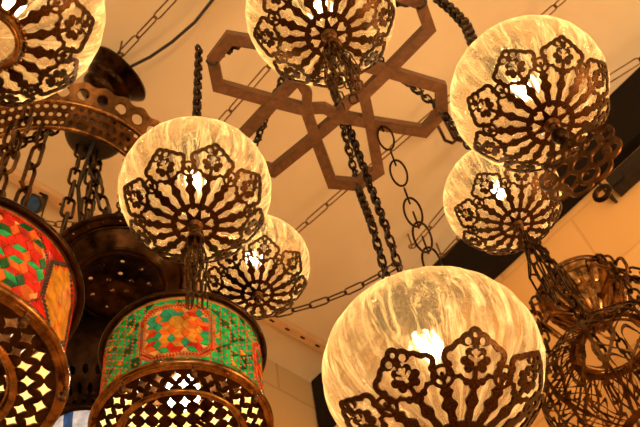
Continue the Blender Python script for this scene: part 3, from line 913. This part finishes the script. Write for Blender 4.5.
def cyl_az(c, rad, z0, px, py):
    """azimuth on a drum where the sight line of a pixel first meets it"""
    r = ray(px, py); o = CAM - c; a_ = r.x ** 2 + r.y ** 2; b_ = o.x * r.x + o.y * r.y; cc = o.x ** 2 + o.y ** 2 - rad ** 2
    tt = (-b_ - math.sqrt(max(b_ * b_ - a_ * cc, 0))) / a_; p = o + r * tt
    return math.atan2(p.y, p.x), p.z
zg = .725; cG = CAM + Vector((-.2015, .713, zg))
azG, _ = cyl_az(cG, .094, 0, 176, 329)
G = lantern('mosaic_lantern', cG, .1005, .121, .0705, -.012, 'green mosaic drum lantern with an octagonal medallion and pierced underside', 'mosaic drum lanterns', mosaic_green, azG)
zh = .58; cH = CAM + Vector((-.3425, .451, zh))
azH, hzH = cyl_az(cH, .1023, 0, 14, 252)
a2, z2 = cyl_az(cH, .1023, 0, 60, 284); print('H medallion', azH, hzH - cH.z, 'yellow', a2 - azH, z2 - cH.z)
H = lantern('mosaic_lantern', cH, .110, .116, .068, -.004, 'red mosaic drum lantern with yellow panels and pierced underside', 'mosaic drum lanterns', mosaic_red, azH)
# G hangs from the ceiling on a thin chain hidden behind the lamps
mb = MB(); mb.chain([(0, 0, .121 + .09), loc(G, CAM + Vector((-.188, .680, 1.245)))], .02, .010, .0018); mb.build('chain', CHAIN_D, G)

# ------------------------------------------------------------------ ring chandelier upper left
hz = 1.5
hubP = Vector((-.375, .70, hz)) + CAM; ringP = Vector((-.404, .690, 1.225)) + CAM; bellP = at(108, 84, 1.70)
t = empty('ring_chandelier', hubP, 'dark bronze chandelier with a tilted bell canopy above a pierced hoop', 'chandelier')
v = bellP - hubP
tilt = Vector((0, 0, 1)).rotation_difference(ROT @ Vector((.54, .62, -.34)).normalized()).to_matrix()
mb = MB(); mb.lathe([(.012, -.050), (.030, -.048), (.034, -.040), (.033, -.034), (.042, -.026), (.044, -.018), (.043, -.012), (.052, -.002), (.054, .006), (.053, .010), (.062, .020), (.069, .026), (.072, .031), (.069, .036), (.064, .034), (.048, .008), (.03, -.02), (.001, -.025)], 64, v, tilt)
mb.build('bell_canopy', BRONZE, t)
mb = MB(); p = at(128, 68, 1.735) - hubP
mb.tube([p, at(150, 57, 1.745) - hubP, at(172, 42, 1.75) - hubP, at(195, 22, 1.76) - hubP, at(214, -2, 1.77) - hubP, at(222, -20, 1.796) - hubP], .0035, 8); mb.build('cord', BLACK, t)
rv = ringP - hubP
mb = MB(); mb.tube([(0, 0, .0), (0, 0, v.z - .05), (v.x, v.y, v.z - .03)], .012, 10)
mb.build('stem', BRONZE, t)
mb = MB(); mb.lathe([(.001, .03), (.052, .026), (.058, .016), (.055, .002), (.043, -.018), (.022, -.032), (.001, -.036)], 40); mb.build('hub', IRON, t)
rv = ringP - hubP
def scale_f(u, v_):
    a = u * 92 / (2 * PI); row = np.floor(v_ * 3); aa = (a + .5 * (row % 2)) % 1 - .5; b = (v_ * 3) % 1 - .5
    d = .31 - np.hypot(aa, b * .9)
    return np.where((v_ < .04) | (v_ > .96), -1, d)
me = marching('pierced_hoop', scale_f, np.linspace(0, 2 * PI, 92 * 7 + 1), np.linspace(0, 1, 25), lambda u, v_, o: np.stack([rv.x + (.189 - .031 * v_ + o) * np.cos(u), rv.y + (.189 - .031 * v_ + o) * np.sin(u), rv.z + .004 - .018 * v_], 1), .0025, BRASS_DK)
mesh_obj('pierced_hoop', me, t)
def crest_f(u, v_):
    a = (u * 44 / (2 * PI)) % 1 - .5
    d = np.maximum(.30 - np.hypot(a, (v_ - .42) * 1.15), v_ - .93 - .07 * np.cos(a * 2 * PI))
    return np.where(v_ < .04, -1, d)
me = marching('pierced_crest', crest_f, np.linspace(0, 2 * PI, 529), np.linspace(0, 1.02, 24), lambda u, v_, o: np.stack([rv.x + (.190 + .026 * v_ + o) * np.cos(u), rv.y + (.190 + .026 * v_ + o) * np.sin(u), rv.z + .008 + .020 * v_], 1), .0025, BRASS_DK)
mesh_obj('pierced_crest', me, t)
mb = MB(); mb.ring(rv + Vector((0, 0, .006)), .190, .0045, 120, 10); mb.ring(rv + Vector((0, 0, -.015)), .158, .0035, 120, 10); mb.build('hoop_rim', BRASS, t)
for k in range(3):
    a = R(100) + k * 2 * PI / 3; mb = MB()
    mb.chain([(.045 * math.cos(a), .045 * math.sin(a), .01), (rv.x + .17 * math.cos(a), rv.y + .17 * math.sin(a), rv.z)], .028, .016, .0028); mb.build('hoop_chain', CHAIN_D, t)
mb = MB(); mb.tube([(0, 0, .1), (0, 0, HC - hubP.z - .0005)], .006, 8); mb.build('ceiling_rod', BRONZE, t)

# loose chains hanging straight down from the hoop
for px, py, ln in ((45, 127, .30), (14, 128, .30)):
    p = at(px, py, 1.215) - hubP; mb = MB()
    mb.chain([p, p - Vector((0, 0, ln))], .062, .0175, .0030); mb.build('dangling_chain', BRASS_DK, t)
mb = MB(); mb.chain([(0, 0, .2), (0, 0, HC - cH.z - .004)], .05, .018, .0026); mb.build('chain', BRASS_DK, H)

# ------------------------------------------------------------------ dark dish lamp
cK = Vector((-.300, .722, 1.06)) + CAM
t = empty('dish_lamp', cK, 'dark unlit pierced dish lamp hanging behind the red and green lanterns', 'lamp')
def dish_f(u, v_):
    d = np.full_like(u, -1.0)
    for cv, n, s in ((.16, 5, .034), (.40, 9, .030), (.93, 26, .018)):
        a = ((u * n / (2 * PI) + cv * 3) % 1 - .5) * 2 * PI / n * max(cv, .12); d = np.maximum(d, s - np.hypot(a, v_ - cv))
    return d
def dish_m(u, v_, o):
    r = .104 * v_; z = np.where(v_ > .85, .0, np.where(v_ > .62, -.022 * (.85 - v_) / .23, -.022)) + np.where(v_ < .55, .012 * (.55 - v_) / .55, 0) - o
    return np.stack([r * np.cos(u), r * np.sin(u), z], 1)
me = marching('dish', dish_f, np.linspace(0, 2 * PI, 241), np.linspace(.02, 1, 60), dish_m, .002, BRONZE); mesh_obj('dish', me, t)
mb = MB(); mb.ring((0, 0, 0), .104, .004, 80, 8); mb.ring((0, 0, -.022), .064, .003, 64, 8); mb.ring((0, 0, -.004), .088, .002, 64, 8)
for k in range(3): mb.tube([(0, 0, -.008), (.088 * math.cos(k * 2.09), .088 * math.sin(k * 2.09), -.003)], .003, 6)
mb.build('rim', BRONZE, t)
for i, (p0, p1) in enumerate((((76, 150), (62, 235)), ((93, 152), (84, 234)), ((84, 152), (110, 228)))):
    mb = MB(); a = at(*p0, 1.47); b = at(*p1, 1.07); a = hubP + (a - hubP) * .7
    mb.chain([b - cK, a - cK], .072, .0165, .0028); mb.build('chain', CHAIN_D, t)
mb = MB(); a = hubP + Vector((.0, 0, -.02)); b = cK + Vector((-.04, -.05, .0))
mb.tube([b - cK, b.lerp(a, .5) + Vector((-.015, -.01, 0)) - cK, a - cK], .0035, 8); mb.build('cord', BLACK, t)

# second dark lantern below, with a striped glass bowl
cN = at(94, 386, 1.0)
t = empty('striped_lantern', cN, 'dark bronze lantern with a white and blue striped glass bowl between the two mosaic lanterns', 'lantern')
def lat2(u, v_):
    a = (u * 28 / (2 * PI) + .5 * (np.floor(v_ * 10) % 2)) % 1 - .5; b = (v_ * 10) % 1 - .5
    d = .24 - np.hypot(a, b * .8); return np.where((v_ < .70) | (v_ > .97), -1, d)
def bprof(v_): return .055 + .045 * np.sin(np.clip(v_ * 1.15, 0, 1) * PI) ** .8
me = marching('pierced_body', lat2, np.linspace(0, 2 * PI, 337), np.linspace(0, 1, 91), lambda u, v_, o: np.stack([(bprof(v_) + o) * np.cos(u), (bprof(v_) + o) * np.sin(u), .10 - .20 * v_], 1), .002, DUSK); mesh_obj('pierced_body', me, t)
mb = MB(); mb.lathe([(.054, .098), (.057, .104), (.035, .118), (.015, .125), (.001, .126)], 40); mb.build('top_cap', DUSK, t)
mb = MB(); mb.ring((0, 0, -.100), bprof(1.0) + .0, .005, 48, 8); mb.build('collar', DUSK, t)
mb = MB(); sg = 48; n = 8
for i in range(n):
    for k in range(sg):
        mb.m = 1 if (k // 2) % 3 == 2 else 0
        tt = [(PI / 2 * q / n) for q in (i, i + 1)]; aa = [2 * PI * q / sg for q in (k, k + 1)]; w = bprof(1.0) * .98
        P_ = [(w * math.cos(x) ** .6 * math.cos(y), w * math.cos(x) ** .6 * math.sin(y), -.103 - .055 * math.sin(x)) for x, y in ((tt[0], aa[0]), (tt[0], aa[1]), (tt[1], aa[1]), (tt[1], aa[0]))]
        mb.add(P_, [(0, 3, 2, 1)])
mb.build('glass_bowl', [T_WHITE, T_BLUE], t)
mb = MB(); mb.lathe([(.001, -.105), (.012, -.11), (.013, -.125), (.001, -.135)], 12); mb.build('bulb', emis('cool bulb', (.9, .95, 1), 12), t)
mb = MB(); mb.chain([(0, 0, .125), (0, 0, HC - cN.z - .003)], .022, .012, .002); mb.build('chain', CHAIN_D, t)

# ------------------------------------------------------------------ lattice lantern lower right
cL = CAM + Vector((.353, .881, 1)) * 1.2
t = empty('lattice_lantern', cL, 'brass arabesque lattice lantern under a ribbed brass cup before the ochre wall', 'lantern')
mb = MB(); mb.lathe([(.001, .040), (.030, .038), (.060, .028), (.074, .012), (.075, .002), (.069, -.004), (.067, -.012), (.069, -.016), (.060, -.034), (.055, -.038), (.056, -.043), (.040, -.066), (.026, -.082), (.014, -.088), (.001, -.088)], 64)
for k in range(22):
    a = 2 * PI * k / 22; mb.tube([(.067 * math.cos(a), .067 * math.sin(a), -.018), (.058 * math.cos(a), .058 * math.sin(a), -.038), (.028 * math.cos(a), .028 * math.sin(a), -.080)], [.004, .0045, .0025], 6)
mb.ring((0, 0, .003), .0735, .0035, 64, 8); mb.build('cup', BRASS, t)
bz = -.235; rL = .145
def arab(u, v_):
    a = u * 9 / (2 * PI); s1 = np.sin(2 * PI * (a + .33 * np.sin(v_ * 9.0))); s2 = np.sin(v_ * 30 + 2.2 * np.sin(2 * PI * a * 2 + 1.5 * np.sin(v_ * 14)))
    d = np.minimum(np.abs(s1) - .17, np.abs(s2 + .25 * s1) - .28)
    k = np.abs(np.sin(2 * PI * a * .5)) - .10
    d = np.minimum(d, k)
    return np.where((v_ < .03) | (v_ > .97), -1, d)
def arab_m(u, v_, o):
    tt = .42 + 2.4 * v_; r = rL * np.sin(tt) + o; return np.stack([r * np.cos(u), r * np.sin(u), bz + .10 * np.cos(tt)], 1)
me = marching('lattice_globe', arab, np.linspace(0, 2 * PI, 421), np.linspace(0, 1, 110), arab_m, .0025, BRASS_DK); mesh_obj('lattice_globe', me, t)
mb = MB(); rr0 = rL * math.sin(.42); mb.ring((0, 0, bz + .10 * math.cos(.42)), rr0, .005, 48, 8); mb.build('lattice_rim', BRASS, t)
mb = MB(); mb.lathe([(.04, bz - .100), (.03, bz - .115), (.01, bz - .13), (.001, bz - .14)], 32); mb.build('finial', BRASS, t)
for k in range(4):
    a = R(20) + k * PI / 2; ca, sa = math.cos(a), math.sin(a); mb = MB()
    mb.tube([(.040 * ca, .040 * sa, -.064), (.085 * ca, .085 * sa, -.065), (.105 * ca, .105 * sa, -.10), (.085 * ca, .085 * sa, -.13), (rr0 * ca, rr0 * sa, bz + .10 * math.cos(.42))], [.005, .0065, .006, .005, .005], 8)
    mb.link((.115 * ca, .115 * sa, -.085), Vector((0, 0, 1)), Vector((ca, sa, 0)), .04, .026, .003); mb.build('scroll_arm', BRASS, t)
for k, (a, ln) in enumerate(((R(200), .17), (R(240), .22), (R(285), .2), (R(330), .16), (R(20), .2), (R(60), .2))):
    ca, sa = math.cos(a), math.sin(a); mb = MB()
    mb.chain([(.075 * ca, .075 * sa, .0), (.108 * ca, .108 * sa, -.05), (.125 * ca, .125 * sa, -.05 - ln)], .03, .016, .0024); mb.build('side_chain', CHAIN_D if k % 2 else BRASS_DK, t)
for pa in ((555, 268, 532, 236), (612, 277, 660, 282)):
    mb = MB(); p = at(pa[0], pa[1], 1.23) - cL; q_ = at(pa[2], pa[3], 1.35) - cL; d = q_ - p
    mb.chain([p, p + d * .5, p + d * 1.0, Vector((p.x + d.x * 1.1, p.y + d.y * 1.1, HC - cL.z - .003))], .026, .014, .0026); mb.build('chain', CHAIN_D, t)

# ------------------------------------------------------------------ warm world light and added fill lights out of view
w = bpy.data.worlds.new('world'); S.world = w; w.use_nodes = True; nt = w.node_tree; nt.nodes.clear()
out = nt.nodes.new('ShaderNodeOutputWorld'); bg = N(nt, 'ShaderNodeBackground', i_Strength=2.6)
tc = N(nt, 'ShaderNodeTexCoord'); no = N(nt, 'ShaderNodeTexNoise', i_Scale=2.6, i_Detail=2.0)
nt.links.new(tc.outputs['Generated'], no.inputs['Vector'])
cr = ramp(nt, [(.42, (.12, .075, .034)), (.60, (1.0, .64, .31)), (.74, (5.5, 3.7, 1.9))])
nt.links.new(no.outputs['Fac'], cr.inputs['Fac']); nt.links.new(cr.outputs['Color'], bg.inputs['Color']); nt.links.new(bg.outputs[0], out.inputs['Surface'])
def add_fill_light(p, e, size=.15, col=(1, .62, .30)):  # unseen point light added as warm fill, standing in for other shop lamps
    l = bpy.data.lights.new('fill_light', 'POINT'); l.energy = e; l.shadow_soft_size = size; l.color = col
    o = bpy.data.objects.new('fill_light', l); COL.objects.link(o); o.location = p
add_fill_light((1.25, .35, 1.9), 40)
add_fill_light((.3, -.9, 1.4), 45)

vs = S.view_settings; S.display_settings.display_device = 'sRGB'
vs.view_transform = 'Standard'; vs.look = 'None'; vs.gamma = 1; vs.use_curve_mapping = False; vs.exposure = 0
S.cycles.max_bounces = 10; S.cycles.transparent_max_bounces = 24; S.cycles.use_denoising = True
S.cycles.sample_clamp_indirect = 6
